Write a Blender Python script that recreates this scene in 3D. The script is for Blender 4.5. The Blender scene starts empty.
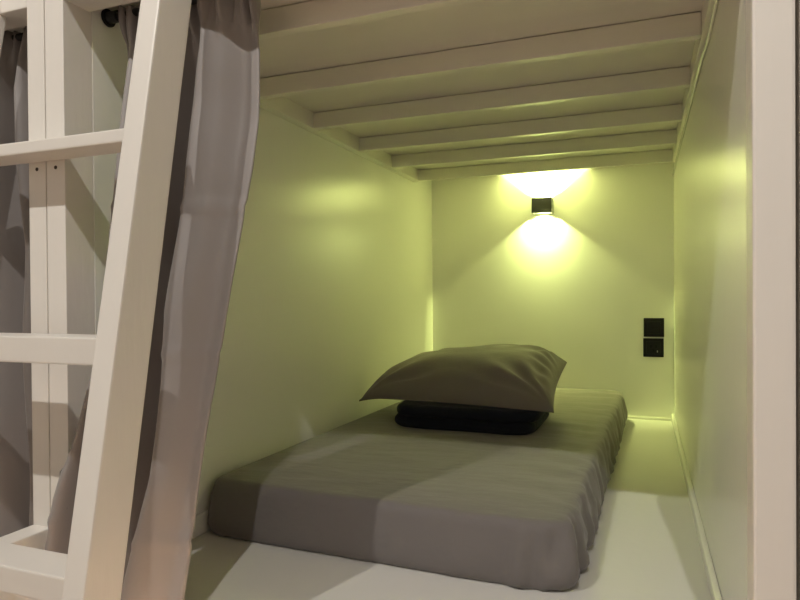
import bpy, bmesh, math, random
from mathutils import Vector, Matrix, noise
random.seed(4)
C = bpy.context.scene.collection
ZO = 0.92                      # bunk measurements are taken from eye level, which is this high above the room floor
def V(x, y, z): return Vector((x, y, z + ZO))

# ------------------------------------------------------------------ materials
def mat(name, col, rough=0.5, spec=0.5, bump=0.0, bscale=40.0, stretch=(1, 1, 1), var=0.0, vscale=3.0, sheen=0.0, metal=0.0, weave=0.0):
    m = bpy.data.materials.new(name); m.use_nodes = True
    nt = m.node_tree; b = nt.nodes['Principled BSDF']
    b.inputs['Base Color'].default_value = (*col, 1)
    b.inputs['Roughness'].default_value = rough
    b.inputs['Specular IOR Level'].default_value = spec
    b.inputs['Metallic'].default_value = metal
    b.inputs['Sheen Weight'].default_value = sheen
    tc = nt.nodes.new('ShaderNodeTexCoord')
    mp = nt.nodes.new('ShaderNodeMapping'); mp.inputs['Scale'].default_value = stretch
    nt.links.new(tc.outputs['Object'], mp.inputs['Vector'])
    if var:
        n = nt.nodes.new('ShaderNodeTexNoise'); n.inputs['Scale'].default_value = vscale; n.inputs['Detail'].default_value = 5
        nt.links.new(mp.outputs[0], n.inputs['Vector'])
        mx = nt.nodes.new('ShaderNodeMix'); mx.data_type = 'RGBA'
        mx.inputs[6].default_value = (*[c * (1 - var) for c in col], 1)
        mx.inputs[7].default_value = (*[min(1, c * (1 + var)) for c in col], 1)
        nt.links.new(n.outputs['Fac'], mx.inputs[0]); nt.links.new(mx.outputs[2], b.inputs['Base Color'])
    if bump:
        n2 = nt.nodes.new('ShaderNodeTexNoise'); n2.inputs['Scale'].default_value = bscale; n2.inputs['Detail'].default_value = 4
        nt.links.new(mp.outputs[0], n2.inputs['Vector'])
        bp = nt.nodes.new('ShaderNodeBump'); bp.inputs['Strength'].default_value = 1; bp.inputs['Distance'].default_value = bump
        nt.links.new(n2.outputs['Fac'], bp.inputs['Height']); nt.links.new(bp.outputs[0], b.inputs['Normal'])
        if weave:
            w = nt.nodes.new('ShaderNodeTexNoise'); w.inputs['Scale'].default_value = 900
            nt.links.new(tc.outputs['Object'], w.inputs['Vector'])
            b2 = nt.nodes.new('ShaderNodeBump'); b2.inputs['Distance'].default_value = weave
            nt.links.new(w.outputs['Fac'], b2.inputs['Height']); nt.links.new(bp.outputs[0], b2.inputs['Normal'])
            nt.links.new(b2.outputs[0], b.inputs['Normal'])
    return m
def emit(name, col, s):
    m = bpy.data.materials.new(name); m.use_nodes = True; b = m.node_tree.nodes['Principled BSDF']
    b.inputs['Base Color'].default_value = (.8, .8, .8, 1)
    b.inputs['Emission Color'].default_value = (*col, 1); b.inputs['Emission Strength'].default_value = s
    return m

M = {}
M['wall'] = mat('wall_paint', (.84, .835, .78), .27, .6, bump=.0003, bscale=22, var=.03, vscale=2)
M['platform'] = mat('platform_paint', (.66, .64, .61), .45, .4, bump=.0006, bscale=40, var=.03, vscale=4)
M['wood'] = mat('white_gloss_paint', (.77, .735, .685), .38, .5, bump=.0008, bscale=20, stretch=(3, 3, .6), var=.04, vscale=3)
M['slat'] = mat('slat_paint', (.76, .735, .66), .30, .5, bump=.0008, bscale=18, stretch=(.5, 4, 4), var=.05, vscale=3)
M['board'] = mat('board_paint', (.76, .725, .66), .5, .4, bump=.0006, bscale=18, stretch=(.5, 4, 4), var=.04, vscale=3)
M['curtain'] = mat('curtain_sateen', (.27, .245, .235), .50, .45, bump=.0025, bscale=7, stretch=(1.6, 1.6, .5), sheen=.25, weave=.0002)
M['sheet'] = mat('sheet_cotton', (.165, .147, .140), .72, .3, bump=.006, bscale=7, stretch=(1.1, 2.6, 1), sheen=.2, weave=.0002)
M['pillow'] = mat('pillowcase_cotton', (.175, .152, .138), .70, .3, bump=.004, bscale=9, stretch=(1.2, 1.2, 1), sheen=.2, weave=.0002)
M['blanket'] = mat('navy_fleece', (.010, .012, .018), .9, .2, bump=.003, bscale=60, sheen=.05)
M['black'] = mat('black_plastic', (.004, .004, .0045), .45, .25, bump=.0002, bscale=80)
M['blackmetal'] = mat('black_metal', (.012, .012, .012), .45, .5, bump=.0003, bscale=90)
M['dark'] = mat('socket_hole', (.003, .003, .003), .7, .2)
M['pin'] = mat('socket_contact', (.35, .33, .28), .35, .5, metal=.8)
M['cable'] = mat('white_cable', (.80, .79, .72), .25, .5)
M['screw'] = mat('rusty_screw', (.06, .045, .035), .6, .4)
M['ceil'] = mat('ceiling_paint', (.72, .70, .66), .8, .3)
M['led'] = emit('led_chip', (1.0, 1.0, .45), 60)
M['downlight'] = emit('downlight_glass', (1.0, .92, .80), 30)
M['strip'] = emit('strip_diffuser', (1.0, .84, .66), 8)
# wooden room floor: boards
def floor_mat():
    m = bpy.data.materials.new('floor_boards'); m.use_nodes = True; nt = m.node_tree; b = nt.nodes['Principled BSDF']
    tc = nt.nodes.new('ShaderNodeTexCoord'); br = nt.nodes.new('ShaderNodeTexBrick')
    br.inputs['Scale'].default_value = 1; br.inputs['Brick Width'].default_value = 1.2; br.inputs['Row Height'].default_value = .12
    br.inputs['Mortar Size'].default_value = .0015
    br.inputs['Color1'].default_value = (.48, .35, .26, 1); br.inputs['Color2'].default_value = (.40, .28, .20, 1); br.inputs['Mortar'].default_value = (.10, .05, .03, 1)
    n = nt.nodes.new('ShaderNodeTexNoise'); n.inputs['Scale'].default_value = 6; n.inputs['Detail'].default_value = 6
    mp = nt.nodes.new('ShaderNodeMapping'); mp.inputs['Scale'].default_value = (.6, 8, 1)
    mx = nt.nodes.new('ShaderNodeMix'); mx.data_type = 'RGBA'; mx.blend_type = 'MULTIPLY'; mx.inputs[0].default_value = .5
    nt.links.new(tc.outputs['Object'], br.inputs['Vector']); nt.links.new(tc.outputs['Object'], mp.inputs[0]); nt.links.new(mp.outputs[0], n.inputs['Vector'])
    nt.links.new(br.outputs['Color'], mx.inputs[6]); nt.links.new(n.outputs['Color'], mx.inputs[7]); nt.links.new(mx.outputs[2], b.inputs['Base Color'])
    b.inputs['Roughness'].default_value = .35
    return m
M['floor'] = floor_mat()

# ------------------------------------------------------------------ helpers
def obj(name, bm, m, parent=None, base=None, smooth=False):
    """links a bmesh (built in world coordinates) as ONE mesh object; origin at base, or at the parent's base"""
    if parent is not None:
        r = parent
        while r.parent: r = r.parent
        base = r.location
    base = Vector(base) if base is not None else Vector((0, 0, 0))
    bmesh.ops.translate(bm, verts=bm.verts, vec=-base)
    bmesh.ops.recalc_face_normals(bm, faces=bm.faces)
    me = bpy.data.meshes.new(name); bm.to_mesh(me); bm.free(); me.materials.append(m)
    if smooth: me.polygons.foreach_set('use_smooth', [True] * len(me.polygons))
    o = bpy.data.objects.new(name, me); C.objects.link(o)
    if parent is not None: o.parent = parent
    else: o.location = base
    return o
def thing(name, label, cat, loc, group=None):
    o = bpy.data.objects.new(name, None); C.objects.link(o); o.location = loc; o.empty_display_size = .05
    return tag(o, label, cat, group)
def tag(o, label, cat, group=None):
    o['label'] = label; o['category'] = cat
    if group: o['group'] = group
    return o
def struct(o): o['kind'] = 'structure'; return o
def box(x0, x1, y0, y1, z0, z1, bev=.002, bm=None, seg=2):
    b = bmesh.new()
    bmesh.ops.create_cube(b, size=1)
    for v in b.verts:
        v.co = Vector((x0 + (v.co.x + .5) * (x1 - x0), y0 + (v.co.y + .5) * (y1 - y0), z0 + (v.co.z + .5) * (z1 - z0) + ZO))
    if bev: bmesh.ops.bevel(b, geom=list(b.edges), offset=bev, segments=seg, profile=.6, affect='EDGES')
    return merge(bm, b)
def merge(bm, b):
    if bm is None: return b
    me = bpy.data.meshes.new('tmp'); b.to_mesh(me); b.free(); bm.from_mesh(me); bpy.data.meshes.remove(me)
    return bm
def cyl(p, q, r, seg=20, bm=None, bev=0):
    p, q = Vector(p), Vector(q); d = q - p; b = bmesh.new()
    rot = d.to_track_quat('Z', 'Y').to_matrix().to_4x4()
    bmesh.ops.create_cone(b, cap_ends=True, segments=seg, radius1=r, radius2=r, depth=d.length, matrix=Matrix.Translation((p + q) / 2) @ rot)
    if bev:
        es = [e for e in b.edges if len(e.link_faces) == 2 and any(len(f.verts) > 4 for f in e.link_faces)]
        bmesh.ops.bevel(b, geom=es, offset=bev, segments=2, affect='EDGES')
    return merge(bm, b)
def tube(pts, r, seg=8):
    b = bmesh.new(); rings = []
    for i, p in enumerate(pts):
        d = (pts[min(i + 1, len(pts) - 1)] - pts[max(i - 1, 0)]).normalized()
        q = d.to_track_quat('Z', 'Y')
        rings.append([b.verts.new(p + q @ Vector((r * math.cos(a), r * math.sin(a), 0))) for a in [2 * math.pi * k / seg for k in range(seg)]])
    for i in range(len(rings) - 1):
        for k in range(seg): b.faces.new((rings[i][k], rings[i][(k + 1) % seg], rings[i + 1][(k + 1) % seg], rings[i + 1][k]))
    b.faces.new(rings[0][::-1]); b.faces.new(rings[-1])
    return b
def interp(x, xs, ys):
    if x <= xs[0]: return ys[0]
    for i in range(len(xs) - 1):
        if x <= xs[i + 1]:
            t = (x - xs[i]) / (xs[i + 1] - xs[i]); return ys[i] + t * (ys[i + 1] - ys[i])
    return ys[-1]
def crom(P, t):
    """Catmull-Rom through the 2-D points P, t in 0..1"""
    n = len(P) - 1; s = min(t * n, n - 1e-6); i = int(s); u = s - i
    g = lambda k: P[max(0, min(n, k))]
    a, b, c, d = g(i - 1), g(i), g(i + 1), g(i + 2)
    f = lambda k: .5 * (2 * b[k] + (c[k] - a[k]) * u + (2 * a[k] - 5 * b[k] + 4 * c[k] - d[k]) * u * u + (3 * b[k] - a[k] - 3 * c[k] + d[k]) * u ** 3)
    return f(0), f(1)

# ------------------------------------------------------------------ dimensions (x right, y into the bunk, z from eye level)
XL, XR, YB = -.980, .124, 3.0
YF = .856                          # front plane of the frames
Z0, ZS, ZB = -.562, .5165, .5656   # bunk floor, underside of slats, underside of boards
ZFL, ZTOP = -.92, 1.72             # room floor, top of the bunks
ZCE = 2.56                         # room ceiling

# ------------------------------------------------------------------ room shell
struct(obj('floor', box(-4.2, 3.0, -2.6, 3.12, ZFL - .08, ZFL, 0), M['floor']))
struct(obj('ceiling', box(-4.2, 3.0, -2.6, 3.12, ZCE, ZCE + .08, 0), M['ceil']))
struct(obj('wall_front', box(-4.2, 3.0, -2.7, -2.6, ZFL, ZCE, 0), M['ceil']))
struct(obj('wall_side', box(-4.3, -4.2, -2.6, 3.12, ZFL, ZCE, 0), M['ceil']))
struct(obj('wall_side', box(3.0, 3.1, -2.6, 3.12, ZFL, ZCE, 0), M['ceil']))
struct(obj('wall_rear', box(-4.2, 3.0, 3.04, 3.12, ZFL, ZCE, 0), M['ceil']))

# the bunk in the photo
struct(obj('wall_left', box(XL - .022, XL, .9205, YB, ZFL, ZTOP, 0), M['wall']))
struct(obj('wall_right', box(XR + .003, XR + .020, .916, YB, ZFL, ZTOP, 0), M['wall']))
struct(obj('wall_back', box(-2.3, XR + .02, YB, YB + .02, ZFL, ZTOP, 0), M['wall']))
struct(obj('bunk_platform', box(XL, XR, .905, YB, Z0 - .03, Z0, 0), M['platform']))
# upper bed base: boards carried by slats on two ledgers
base = thing('bed_base', 'white painted slatted base of the upper bunk overhead', 'bed base', V((XL + XR) / 2, 1.95, ZS))
obj('board', box(XL, XR + .003, .9165, YB, ZB, ZB + .018, 0), M['board'], base)
for y in (1.071, 1.404, 1.7305, 2.069, 2.383, 2.708):
    obj('slat', box(XL + .031, XR - .012, y, y + .024, ZS, ZB - .002, .0022), M['slat'], base)
obj('ledger', box(XL + .0025, XL + .031, 1.071, 2.733, ZS - .001, ZB, .0022), M['slat'], base)
obj('ledger', box(XR - .012, XR + .003, 1.071, 2.733, ZS - .001, ZB, .0022), M['slat'], base)
# skirtings
def skirting(name, x0, x1, y0, y1, h, bev=.004): return struct(obj(name, box(x0, x1, y0, y1, Z0, Z0 + h, bev), M['wall']))
skirting('baseboard_left', XL, XL + .009, .925, YB, .050)
skirting('baseboard_right', XR - .010, XR + .003, .93, YB, .032, .005)
skirting('baseboard_back', XL + .009, XR - .010, YB - .008, YB, .012, .003)

# front frames
fr = thing('bunk_frame', 'white timber front frame of the lit bunk around its opening', 'frame', V((XL + XR) / 2, YF, ZFL))
obj('post', box(XL - .0470, XL - .0015, YF, YF + .064, ZFL, ZTOP, .0015), M['wood'], fr)
obj('post', box(XR, XR + .046, YF + .010, YF + .062, ZFL, ZTOP, .004), M['wood'], fr)
obj('top_rail', box(XL - .004, XR, YF, YF + .060, .542, .66, .003), M['wood'], fr)
obj('bottom_rail', box(XL - .004, XR, YF, YF + .045, -.68, Z0, .003), M['wood'], fr)
fl = thing('bunk_frame', 'white timber front frame of the neighbouring bunk at far left', 'frame', V(-1.6, YF, ZFL))
obj('post', box(XL - .0925, XL - .0498, YF, YF + .062, ZFL, ZTOP, .0015), M['wood'], fl)
obj('post', box(-2.21, -2.17, YF, YF + .062, ZFL, ZTOP, .003), M['wood'], fl)
obj('top_rail', box(-2.17, XL - .0925, YF, YF + .060, .542, .66, .003), M['wood'], fl)
obj('bottom_rail', box(-2.17, XL - .0925, YF, YF + .045, -.68, Z0, .003), M['wood'], fl)
f2 = thing('bunk_frame', 'white post beyond the thin black gap at the right edge of the photo', 'frame', V(.20, YF, ZFL))
obj('post', box(XR + .0508, XR + .096, YF + .012, YF + .062, ZFL, ZTOP, .002), M['wood'], f2)
obj('top_rail', box(XR + .096, 1.25, YF + .01, YF + .060, .542, .66, .003), M['wood'], f2)
obj('bottom_rail', box(XR + .096, 1.25, YF + .01, YF + .045, -.68, Z0, .003), M['wood'], f2)
for f_, x in ((fl, XL - .071), (fr, XL - .024)):
    obj('screw', cyl(V(x, YF - .0012, .238), V(x, YF + .004, .238), .0035, 16, bev=.0006), M['screw'], f_)
# the neighbouring bunks, seen only behind the left curtain
struct(obj('wall_left', box(-2.23, -2.212, .92, YB, ZFL, ZTOP, 0), M['wall']))
struct(obj('wall_right', box(XL - .0695, XL - .0495, .9185, YB, ZFL, ZTOP, 0), M['wall']))
struct(obj('bunk_platform', box(-2.212, XL - .0695, .905, YB, Z0 - .03, Z0, 0), M['platform']))
bb = thing('bed_base', 'white board base above the neighbouring bunk at far left', 'bed base', V(-1.6, 1.95, ZB))
obj('board', box(-2.212, XL - .0695, .9165, YB, ZB, ZB + .018, 0), M['board'], bb)
struct(obj('bunk_roof', box(-2.3, 1.25, .80, YB, ZTOP, ZTOP + .02, 0), M['wall']))
struct(obj('wall_right', box(XR + .052, XR + .07, .92, YB, ZFL, ZTOP, 0), M['wall']))

# ------------------------------------------------------------------ ladder
XS = -.700
def stile_y(z): return .787 - .1801 * (.461 - z)       # front edge of the stiles
lad = thing('ladder', 'white wooden ladder leaning against the bunks on the left', 'ladder', V(-.92, stile_y(ZFL), ZFL))
def stile(x0, x1, w=.0715):
    b = bmesh.new(); zt, zb = 1.25, ZFL
    vs = []
    for z in (zb, zt):
        y = stile_y(z)
        vs.append([b.verts.new(V(x, yy, z)) for x, yy in ((x0, y), (x1, y), (x1, y + w), (x0, y + w))])
    for k in range(4): b.faces.new((vs[0][k], vs[0][(k + 1) % 4], vs[1][(k + 1) % 4], vs[1][k]))
    b.faces.new(vs[0][::-1]); b.faces.new(vs[1])
    bmesh.ops.bevel(b, geom=list(b.edges), offset=.0035, segments=2, profile=.6, affect='EDGES')
    return b
obj('stile', stile(XS - .0395, XS), M['wood'], lad)
obj('stile', stile(-1.185, -1.1455), M['wood'], lad)
for zt, h, dep in ((.665, .030, .055), (.256, .022, .063), (-.060, .042, .060), (-.385, .039, .064), (-.66, .04, .064), (.99, .03, .055)):
    y = stile_y(zt) + {.256: .040, -.060: .012}.get(zt, .002)
    if zt == .256: zt = .2715
    r_ = obj('rung', box(-1.1455, XS - .0395, y, y + dep, zt - h, zt, .003), M['wood'], lad)
# stay bar from the left post to the ladder
obj('stay', box(-1.070, -1.024, .645, YF, -.462, -.426, .003), M['wood'], lad)

# ------------------------------------------------------------------ curtain rods
rod = thing('curtain_rod', 'thin black curtain rod under the top rail of the lit bunk', 'curtain rod', V(-.43, .957, .547))
obj('rod', cyl(V(XL, .957, .547), V(XR, .957, .547), .0075), M['blackmetal'], rod, smooth=True)
for s, x in ((1, XL), (-1, XR)):
    b = cyl(V(x, .957, .547), V(x + s * .006, .957, .547), .017, 24, bev=.0015)
    b = cyl(V(x + s * .004, .957, .547), V(x + s * .030, .957, .547), .0115, 20, bm=b, bev=.0015)
    obj('bracket', b, M['blackmetal'], rod)
rod2 = thing('curtain_rod', 'thin black curtain rod of the neighbouring bunk at far left', 'curtain rod', V(-1.6, .957, .547))
obj('rod', cyl(V(-2.212, .957, .547), V(XL - .0695, .957, .547), .0075), M['blackmetal'], rod2, smooth=True)

# ------------------------------------------------------------------ curtains
def ribbon(fn, nu, nv, th=.0012):
    """cloth surface fn(s,t)->Vector, s across, t down, given a real thickness"""
    b = bmesh.new(); g = [[b.verts.new(fn(i / nu, j / nv)) for i in range(nu + 1)] for j in range(nv + 1)]
    for j in range(nv):
        for i in range(nu): b.faces.new((g[j][i], g[j][i + 1], g[j + 1][i + 1], g[j + 1][i]))
    bmesh.ops.recalc_face_normals(b, faces=b.faces)
    bmesh.ops.solidify(b, geom=list(b.faces), thickness=th)
    return b
RIDGE = [(.560, -.733, .930), (.493, -.736, .929), (.347, -.744, .915), (.166, -.746, .883), (-.023, -.755, .847), (-.139, -.753, .834), (-.301, -.761, .815), (-.445, -.800, .808), (-.504, -.816, .805), (-.75, -.84, .80)]
RIGHT = [(.560, -.642, .962), (.506, -.640, .961), (.433, -.633, .956), (.307, -.630, .946), (.218, -.63, .93), (.147, -.637, .917), (-.024, -.653, .887), (-.173, -.67, .867), (-.337, -.69, .848), (-.502, -.715, .837), (-.75, -.74, .825)]
LEFT = [(.560, -.930, .960), (.476, -.924, .954), (.2, -.915, .905), (-.112, -.907, .853), (-.236, -.94, .835), (-.36, -.976, .822), (-.441, -.989, .818), (-.75, -1.0, .815)]
def tab(T, z, k):
    zs = [-a[0] for a in T]; return interp(-z, zs, [a[k] for a in T])
ZC0, ZC1 = .558, -.75
def curtain(s, t):
    # the header is gathered on the rod, the body hangs in three deep folds and comes out over the front edge
    z = ZC0 + (ZC1 - ZC0) * t
    lx, ly = tab(LEFT, z, 1), tab(LEFT, z, 2); rx, ry = tab(RIDGE, z, 1), tab(RIDGE, z, 2); ex, ey = tab(RIGHT, z, 1), tab(RIGHT, z, 2)
    w = rx - lx
    dp = interp(t, [0, .05, .15, 1], [.018, .035, .075, .085])
    rf = interp(z, [-.31, -.22, .04, .12], [0, 1, 1, 0])  # added return fold towards the wall, blocks downlight leaking between post and curtain
    P = [(lx + (XL + .012 - lx) * rf, ly + (.945 - ly) * rf), (lx + (XL + .030 - lx) * .5 * rf, ly + .035 * rf), (lx + .10 * w, ly - .006), (lx + .26 * w, ly + dp), (lx + .44 * w, (ly + ry) / 2 - .008), (lx + .58 * w, (ly + ry) / 2 + .006),
         (lx + .70 * w, ry + dp + .012), (lx + .86 * w, ry + dp + .010), (rx - .006, ry + .026), (rx + .010, ry - .002),
         (rx + .42 * (ex - rx), ry + .30 * (ey - ry) - .004), (rx + .75 * (ex - rx), ry + .80 * (ey - ry) + .006), (ex, ey), (ex - .010, ey + .014)]
    x, y = crom(P, s)
    g = max(0, 1 - t / .075)                       # gathers of the header
    y += min(1, g * 1.6) * (.011 * math.sin(s * 88) + .006 * math.sin(s * 151 + 1.3)) * (1 - .35 * math.exp(-((z - .485) / .01) ** 2))
    y += .004 * math.sin(s * 9 + t * 6) * t + .006 * noise.noise(Vector((s * 5, t * 7, 3.1)))
    # creases from folding, across the cloth
    for tc, a in ((.31, .0040), (.50, .0034), (.735, .0042)):
        y -= a * math.exp(-((t - tc - .012 * (s - .8)) / .006) ** 2)
    return V(x, y, z)
cu = thing('curtain', 'grey curtain gathered at the left side of the lit bunk behind the ladder', 'curtain', V(-.8, .90, ZC1))
obj('cloth', ribbon(curtain, 220, 110), M['curtain'], cu, smooth=True)
def hem(z0, th):                                    # stitched line of the rod pocket
    pts = []
    t = (ZC0 - z0) / (ZC0 - ZC1)
    for i in range(221): pts.append(curtain(i / 220, t) + Vector((0, -.0008, 0)))
    return tube(pts, th, 5)
obj('header_seam', hem(.485, .0011), M['curtain'], cu, smooth=True)
def curtain2(s, t):
    z = ZC0 + (ZC1 - ZC0) * t
    x0 = interp(t, [0, .1, 1], [-1.33, -1.36, -1.42]); x1 = interp(t, [0, .10, .35, 1], [-1.155, -1.165, -1.10, -1.085])
    y = interp(t, [0, .2, 1], [.957, .95, .945])
    dp = interp(t, [0, .06, .2, 1], [.012, .03, .045, .05])
    x = x0 + (x1 - x0) * s
    y += dp * math.sin(s * 16.5 + .7 * math.sin(t * 3) + 2.6) + .012 * noise.noise(Vector((s * 6, t * 5, 9)))
    y += max(0, 1 - t / .075) * .010 * math.sin(s * 70)
    return V(x, y, z)
c2 = thing('curtain', 'dark grey curtain hanging in the neighbouring bunk at far left', 'curtain', V(-1.25, .95, ZC1))
obj('cloth', ribbon(curtain2, 140, 60), M['curtain'], c2, smooth=True)

# ------------------------------------------------------------------ mattress in its fitted sheet
MT, MH = -.435, .127
MC = (-.525, 2.10); MW, ML = .83, 1.76; MA = -.028
def sup(u, r, hw, hl):
    """point of a rounded rectangle outline, u in metres along the perimeter from the middle of the front side, counter-clockwise"""
    segs = [('l', hw - r, (0, -hl), (1, 0)), ('a', (hw - r, -hl + r), -90), ('l', 2 * (hl - r), (hw, -hl + r), (0, 1)), ('a', (hw - r, hl - r), 0),
            ('l', 2 * (hw - r), (hw - r, hl), (-1, 0)), ('a', (-hw + r, hl - r), 90), ('l', 2 * (hl - r), (-hw, hl - r), (0, -1)), ('a', (-hw + r, -hl + r), 180), ('l', hw - r, (-hw + r, -hl), (1, 0))]
    for sg in segs:
        L = sg[1] if sg[0] == 'l' else math.pi / 2 * r
        if u <= L + 1e-9:
            if sg[0] == 'l': return sg[2][0] + sg[3][0] * u, sg[2][1] + sg[3][1] * u, (sg[3][1], -sg[3][0])
            a = math.radians(sg[2] + 90 * u / L); return sg[1][0] + r * math.cos(a), sg[1][1] + r * math.sin(a), (math.cos(a), math.sin(a))
        u -= L
    return 0, -hl, (0, -1)
def mattress():
    b = bmesh.new(); hw, hl, r = MW / 2, ML / 2, .045
    per = 2 * (2 * hw - 2 * r) + 2 * (2 * hl - 2 * r) + 2 * math.pi * r
    N = 620; ca, sa = math.cos(MA), math.sin(MA)
    # profile: (height fraction, outward offset) from the tucked-in bottom to the top edge
    prof = [(0, .000), (.0, .012), (.05, .018), (.14, .021), (.26, .021), (.40, .019), (.54, .016), (.68, .012), (.82, .008), (.91, .004), (.962, -.002), (.988, -.008), (1.0, -.018)]
    rings = []
    def place(x, y, z): return V(MC[0] + x * ca - y * sa, MC[1] + x * sa + y * ca, z)
    for h, off in prof:
        ring = []
        for i in range(N):
            u = per * i / N; x, y, n = sup(u, r, hw, hl)
            right = 1 if n[0] > .35 else (max(0, n[0]) / .35)
            # the elastic gathers the skirt on the right side and round its front corner
            corner = math.exp(-((x - hw) ** 2 + (y + hl) ** 2) / .02)
            amp = (.0010 + .0055 * right + .0085 * corner) * max(0, 1 - h) ** .55 * min(1, h * 6 + .3)
            ph = u * 62 + 2.4 * noise.noise(Vector((u * 5, h * 1.2, 0)))
            d = off + amp * (math.sin(ph + (1 - h) * 1.5) + .55 * math.sin(ph * 1.7 + 2.6 * noise.noise(Vector((u * 11, h * 3, 8))))) + .006 * right * noise.noise(Vector((u * 9, h * 3, 5)))
            d += .0022 * noise.noise(Vector((u * 6, h * 2, 7))) * (1 - right)
            d -= right * .004 * (1 - h) ** 1.3
            z = MT - MH * (1 - h) + (.006 * right * abs(math.sin(u * 31)) * (1 if h < .2 else 0))
            ring.append(b.verts.new(place(x + n[0] * d, y + n[1] * d, z + .0015)))
        rings.append(ring)
    K = 34
    for k in range(1, K):
        f = 1 - k / K; ring = []
        for i in range(N):
            u = per * i / N; x, y, n = sup(u, r, hw, hl)
            x = (x - n[0] * .018) * f; y = (y - n[1] * .018) * f
            e = min(hw - abs(x), hl - abs(y))
            w = .0022 * noise.noise(Vector((x * 3, y * 11 + x * 3, 1))) + .0030 * noise.noise(Vector((x * 1.6, y * 4, 4)))
            # pull lines running in from the gathered right edge
            w += .0035 * max(0, 1 - (hw - x) / .22) * math.sin(y * 46 + 3 * noise.noise(Vector((x * 5, y * 4, 2)))) * min(1, (hw - x) / .04)
            ring.append(b.verts.new(place(x, y, MT + .0015 + min(.006, e * .05) + w * min(1, e / .05))))
        rings.append(ring)
    for a, c in zip(rings, rings[1:]):
        for i in range(N): b.faces.new((a[i], a[(i + 1) % N], c[(i + 1) % N], c[i]))
    cv = b.verts.new(place(0, 0, MT + .0075))
    for i in range(N): b.faces.new((rings[-1][i], rings[-1][(i + 1) % N], cv))
    b.faces.new(rings[0][::-1])
    return b
mt = obj('mattress', mattress(), M['sheet'], base=V(MC[0], MC[1], Z0), smooth=True)
tag(mt, 'low mattress in a taupe fitted sheet on the white bunk floor', 'mattress')

# ------------------------------------------------------------------ folded blanket
bl = thing('blanket', 'folded black-navy blanket on the mattress underneath the pillow', 'blanket', V(-.52, 2.05, MT + .0075))
def fold_layer(x0, x1, y0, y1, z0, z1, seed):
    b = bmesh.new(); N = 96; nz = 8; rings = []
    for j in range(nz + 1):
        a = math.pi * j / nz; h = -math.cos(a); ins = (1 - math.sin(a)) * (z1 - z0) * .5
        ring = []
        for i in range(N):
            t = 2 * math.pi * i / N; cx, sx = math.cos(t), math.sin(t)
            e = 7.0; k = (abs(cx) ** e + abs(sx) ** e) ** (-1 / e)
            hx, hy = (x1 - x0) / 2 - ins, (y1 - y0) / 2 - ins
            n = noise.noise(Vector((cx * 2.2, sx * 2.2, seed + h * .5)))
            ring.append(b.verts.new(V((x0 + x1) / 2 + cx * k * (hx + .006 * n), (y0 + y1) / 2 + sx * k * (hy + .006 * n), (z0 + z1) / 2 + h * (z1 - z0) / 2 + .002 * n * (1 if j > 1 else 0))))
        rings.append(ring)
    for a, c in zip(rings, rings[1:]):
        for i in range(N): b.faces.new((a[i], a[(i + 1) % N], c[(i + 1) % N], c[i]))
    b.faces.new(rings[0][::-1]); b.faces.new(rings[-1])
    return b
zb = MT + .0075
obj('folded_layer', fold_layer(-.765, -.300, 1.880, 2.25, zb, zb + .039, 1), M['blanket'], bl, smooth=True)
obj('folded_layer', fold_layer(-.757, -.288, 1.872, 2.23, zb + .038, zb + .0755, 6), M['blanket'], bl, smooth=True)

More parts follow.
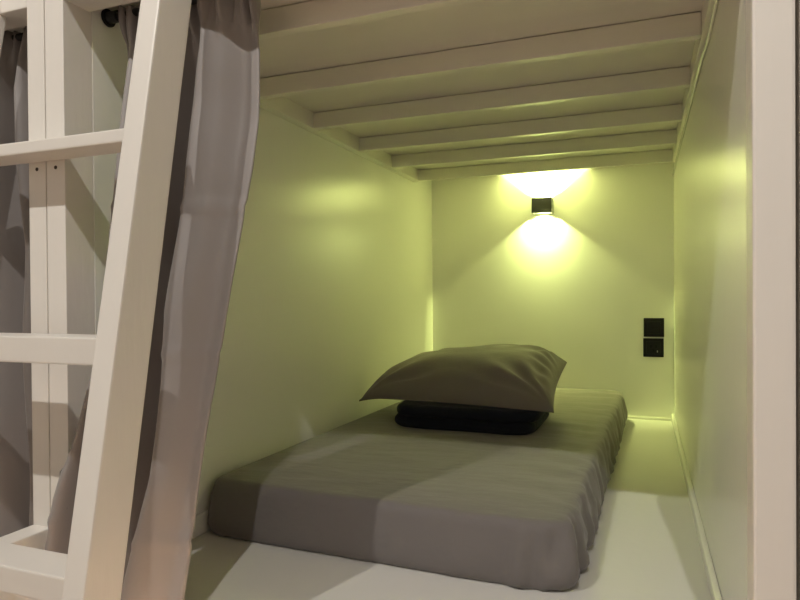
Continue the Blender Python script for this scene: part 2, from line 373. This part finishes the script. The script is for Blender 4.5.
# ------------------------------------------------------------------ pillow
def pillow():
    FL, FR, BR, BL = (-.922, 1.985, -.358), (-.244, 1.885, -.349), (-.252, 2.300, -.246), (-.85, 2.36, -.318)
    b = bmesh.new(); n = 80
    def surf(s, t, side):
        x, y = s * 2 - 1, t * 2 - 1
        # outline: corners stick out, sides draw in
        px = x * (1 - .045 * (1 - y * y) * abs(x) ** 2); py = y * (1 - .075 * (1 - x * x) * abs(y) ** 2)
        a, c = (px + 1) / 2, (py + 1) / 2
        B = [(FL[k] * (1 - a) + FR[k] * a) * (1 - c) + (BL[k] * (1 - a) + BR[k] * a) * c for k in range(3)]
        ex = 3.3 if x < 0 else 3.4
        fx = max(0, 1 - abs(x) ** ex); fy = max(0, 1 - abs(y) ** 2.4)
        prof = (fx * fy) ** (.62 if side < 0 else .5)
        wr = 0
        for (qx, qy, f0) in ((1, -1, 13), (1, 1, 15), (-1, -1, 11), (-1, 1, 12)):
            dx, dy = qx - x, qy - y; d = math.hypot(dx, dy); an = math.atan2(dy * qy, dx * qx)
            wr += .0075 * math.exp(-((d - .55) / .33) ** 2) * math.sin(an * f0 + 2 * noise.noise(Vector((x * 2, y * 2, f0)))) * min(1, (1 - abs(x)) * 6) * min(1, (1 - abs(y)) * 6)
        wr += .004 * math.exp(-((x - .86) / .12) ** 2) * math.sin(y * 22 + 2 * noise.noise(Vector((x, y * 3, 1)))) * min(1, (1 - x) * 12) * (1 - y * y)
        nz = .005 * noise.noise(Vector((x * 2.2, y * 2.2, 3 + side)))
        if side > 0: z = B[2] + (.121 * prof + wr + nz * prof) + .0015
        else:
            z = B[2] - .075 * prof + nz * prof - .0015
            lim = zb + .0772
            if z < lim: z = lim - .0 + (z - lim) * .02
        ce = max(0, 1 - math.hypot(x + 1, (y + 1) * .8) / .26); z -= .010 * ce * ce + .003 * ce; B[0] += .004 * ce
        return V(B[0], B[1], z)
    for side in (1, -1):
        g = [[None] * (n + 1) for _ in range(n + 1)]
        for j in range(n + 1):
            for i in range(n + 1):
                e = lambda k: .5 - .5 * math.cos(math.pi * k / n)
                g[j][i] = b.verts.new(surf(e(i), e(j), side))
        for j in range(n):
            for i in range(n): b.faces.new((g[j][i], g[j][i + 1], g[j + 1][i + 1], g[j + 1][i]))
        edge = [g[0][i] for i in range(n)] + [g[j][n] for j in range(n)] + [g[n][n - i] for i in range(n)] + [g[n - j][0] for j in range(n)]
        if side > 0: e1 = edge
        else: e2 = edge
    m = len(e1)
    for i in range(m): b.faces.new((e1[i], e1[(i + 1) % m], e2[(i + 1) % m], e2[i]))
    return b
pl = obj('pillow', pillow(), M['pillow'], base=V(-.58, 2.1, zb + .0772), smooth=True)
tag(pl, 'plump taupe pillow lying on the folded dark blanket', 'pillow')

# ------------------------------------------------------------------ wall lamp
LX, LZ, LW, LH, LD = -.430, .404, .090, .070, .076
lamp = thing('wall_lamp', 'small black cube wall lamp shining up and down the back wall', 'lamp', V(LX, YB, LZ))
def housing():
    y0, y1 = YB - LD, YB - .004; t = .003
    b = box(LX - LW / 2, LX + LW / 2, y0, y0 + t, LZ - LH / 2, LZ + LH / 2, .0008)
    box(LX - LW / 2, LX - LW / 2 + t, y0 + t, y1, LZ - LH / 2, LZ + LH / 2, .0006, b)
    box(LX + LW / 2 - t, LX + LW / 2, y0 + t, y1, LZ - LH / 2, LZ + LH / 2, .0006, b)
    return b
obj('housing', housing(), M['blackmetal'], lamp)
obj('back_plate', box(LX - LW / 2 + .004, LX + LW / 2 - .004, YB - .006, YB - .0005, LZ - LH / 2 + .002, LZ + LH / 2 - .002, .0006), M['blackmetal'], lamp)
obj('led_holder', box(LX - .009, LX + .009, YB - .0091, YB - .0055, LZ - .008, LZ + .008, .0005), M['blackmetal'], lamp)
for s in (1, -1):
    obj('led', box(LX - .004, LX + .004, YB - .0104, YB - .0090, LZ + s * .0038 - .003, LZ + s * .0038 + .003, .0003), M['led'], lamp)

# ------------------------------------------------------------------ wall plates
def plate(z0, z1, x0, x1, label, kind):
    p = thing('wall_socket', label, 'socket', V((x0 + x1) / 2, YB, (z0 + z1) / 2), 'black wall plates')
    obj('faceplate', box(x0, x1, YB - .009, YB - .0003, z0, z1, .003), M['black'], p)
    cx, cz = (x0 + x1) / 2, (z0 + z1) / 2
    obj('insert', box(cx - .028, cx + .028, YB - .0115, YB - .0085, cz - .028, cz + .028, .0015), M['black'], p)
    if kind:
        for dx, dz in ((-.011, .006), (.011, .006), (0, -.012)):
            obj('slot', box(cx + dx - .0035, cx + dx + .0035, YB - .0121, YB - .0113, cz + dz - .0055, cz + dz + .0055, 0), M['dark'], p)
        obj('contact', box(cx + .014, cx + .018, YB - .0125, YB - .0116, cz - .020, cz - .012, 0), M['pin'], p)
    else:
        obj('slot', box(cx - .018, cx + .018, YB - .0121, YB - .0113, cz - .001, cz + .001, 0), M['dark'], p)
        obj('slot', box(cx + .023, cx + .0245, YB - .0121, YB - .0113, cz - .022, cz + .022, 0), M['dark'], p)
plate(-.195, -.112, .003, .087, 'upper of the two black square wall plates on the back wall', 0)
plate(-.284, -.201, .001, .085, 'lower of the two black square wall plates on the back wall', 1)

# ------------------------------------------------------------------ thin white cable along the right wall
pts = []
for i in range(80):
    y = .93 + (YB - .935) * i / 79
    sag = .010 * math.exp(-((y - 1.39) / .10) ** 2) + .004 * noise.noise(Vector((y * 4, 0, 0)))
    pts.append(V(XR - .0012, y, ZS - .006 - max(0, sag)))
cb = obj('cable', tube(pts, .0032, 8), M['cable'], base=V(XR, 1.95, ZS - .01), smooth=True)
tag(cb, 'thin white cable running along the top of the right wall', 'cable')

# ------------------------------------------------------------------ room downlights (out of frame)
def downlight(x, y, P):
    l = thing('ceiling_light', 'small round recessed downlight in the room ceiling', 'ceiling light', V(x, y, ZCE), 'room downlights')
    obj('trim_ring', cyl(V(x, y, ZCE - .006), V(x, y, ZCE), .05, 32, bev=.002), M['cable'], l)
    obj('diffuser', cyl(V(x, y, ZCE - .009), V(x, y, ZCE - .0062), .034, 32), M['downlight'], l)
    d = bpy.data.lights.new('downlight', 'SPOT'); d.energy = P; d.color = (1.0, .965, .905); d.shadow_soft_size = .022
    d.spot_size = math.radians(150); d.spot_blend = .5
    o = bpy.data.objects.new('downlight', d); C.objects.link(o); o.location = V(x, y, ZCE - .035)
KD = 105
downlight(.30, -1.0, KD)
downlight(-1.35, -1.0, KD)
# warm strip light under the bunk's front edge, washing the wooden floor
st = thing('strip_light', 'warm strip light under the front edge of the lit bunk', 'strip light', V(-.62, .88, -.68))
obj('channel', box(-.90, -.34, .872, .892, -.6895, -.6805, .001), M['cable'], st)
obj('diffuser', box(-.898, -.342, .874, .890, -.6925, -.6890, .001), M['strip'], st)
d = bpy.data.lights.new('strip', 'AREA'); d.energy = 30; d.color = (1.0, .89, .75); d.shape = 'RECTANGLE'; d.size = .55; d.size_y = .014
o = bpy.data.objects.new('strip', d); C.objects.link(o); o.location = V(-.62, .880, -.6935); o.rotation_euler = (math.radians(-35), 0, 0)
# light of the wall lamp: one small source in the middle of the open housing
KB = {1: 8.5, -1: 1.2}
KL, TILT = 23, math.radians(70)
for sgn in (1, -1):
    d = bpy.data.lights.new('lamp_light', 'AREA'); d.energy = KL; d.color = (.88, 1.0, .32); d.shape = 'DISK'; d.size = .006; d.spread = math.radians(170)
    o = bpy.data.objects.new('lamp_light', d); C.objects.link(o); o.location = V(LX, YB - .0122, LZ + sgn * .0026)
    dirv = Vector((0, math.sin(TILT), sgn * math.cos(TILT)))          # the two chips are tilted to wash the wall
    o.rotation_euler = dirv.to_track_quat('-Z', 'X').to_euler()

for sgn in (1, -1):                                                   # and throw a softer beam straight up and down
    d = bpy.data.lights.new('lamp_beam', 'AREA'); d.energy = KB[sgn]; d.color = (.88, 1.0, .32); d.shape = 'DISK'; d.size = .008; d.spread = math.radians(106)
    o = bpy.data.objects.new('lamp_beam', d); C.objects.link(o); o.location = V(LX, YB - .036, LZ + sgn * .002)
    o.rotation_euler = (math.pi if sgn > 0 else 0, 0, 0)

# ------------------------------------------------------------------ world, camera, view
w = bpy.data.worlds.new('World'); bpy.context.scene.world = w; w.use_nodes = True
w.node_tree.nodes['Background'].inputs[0].default_value = (1, .93, .85, 1); w.node_tree.nodes['Background'].inputs[1].default_value = .02
yaw, pitch, roll = .3673, -.0086, -.0076
fw = Vector((-math.sin(yaw) * math.cos(pitch), math.cos(yaw) * math.cos(pitch), math.sin(pitch)))
r0 = Vector((math.cos(yaw), math.sin(yaw), 0)); u0 = r0.cross(fw)
rt = r0 * math.cos(roll) + u0 * math.sin(roll); up = -r0 * math.sin(roll) + u0 * math.cos(roll)
cd = bpy.data.cameras.new('Camera'); cam = bpy.data.objects.new('Camera', cd); C.objects.link(cam)
cam.matrix_world = Matrix(((rt.x, up.x, -fw.x, 0), (rt.y, up.y, -fw.y, 0), (rt.z, up.z, -fw.z, ZO), (0, 0, 0, 1)))
cd.sensor_fit = 'HORIZONTAL'; cd.sensor_width = 36; cd.lens = 631.03 / 800 * 36; cd.clip_start = .02
sc = bpy.context.scene; sc.camera = cam
sc.view_settings.view_transform = 'Standard'; sc.view_settings.look = 'None'; sc.view_settings.gamma = 1
sc.view_settings.use_curve_mapping = False; sc.view_settings.exposure = .42
sc.cycles.use_denoising = True; sc.cycles.max_bounces = 10; sc.cycles.diffuse_bounces = 8
sc.cycles.sample_clamp_indirect = 6
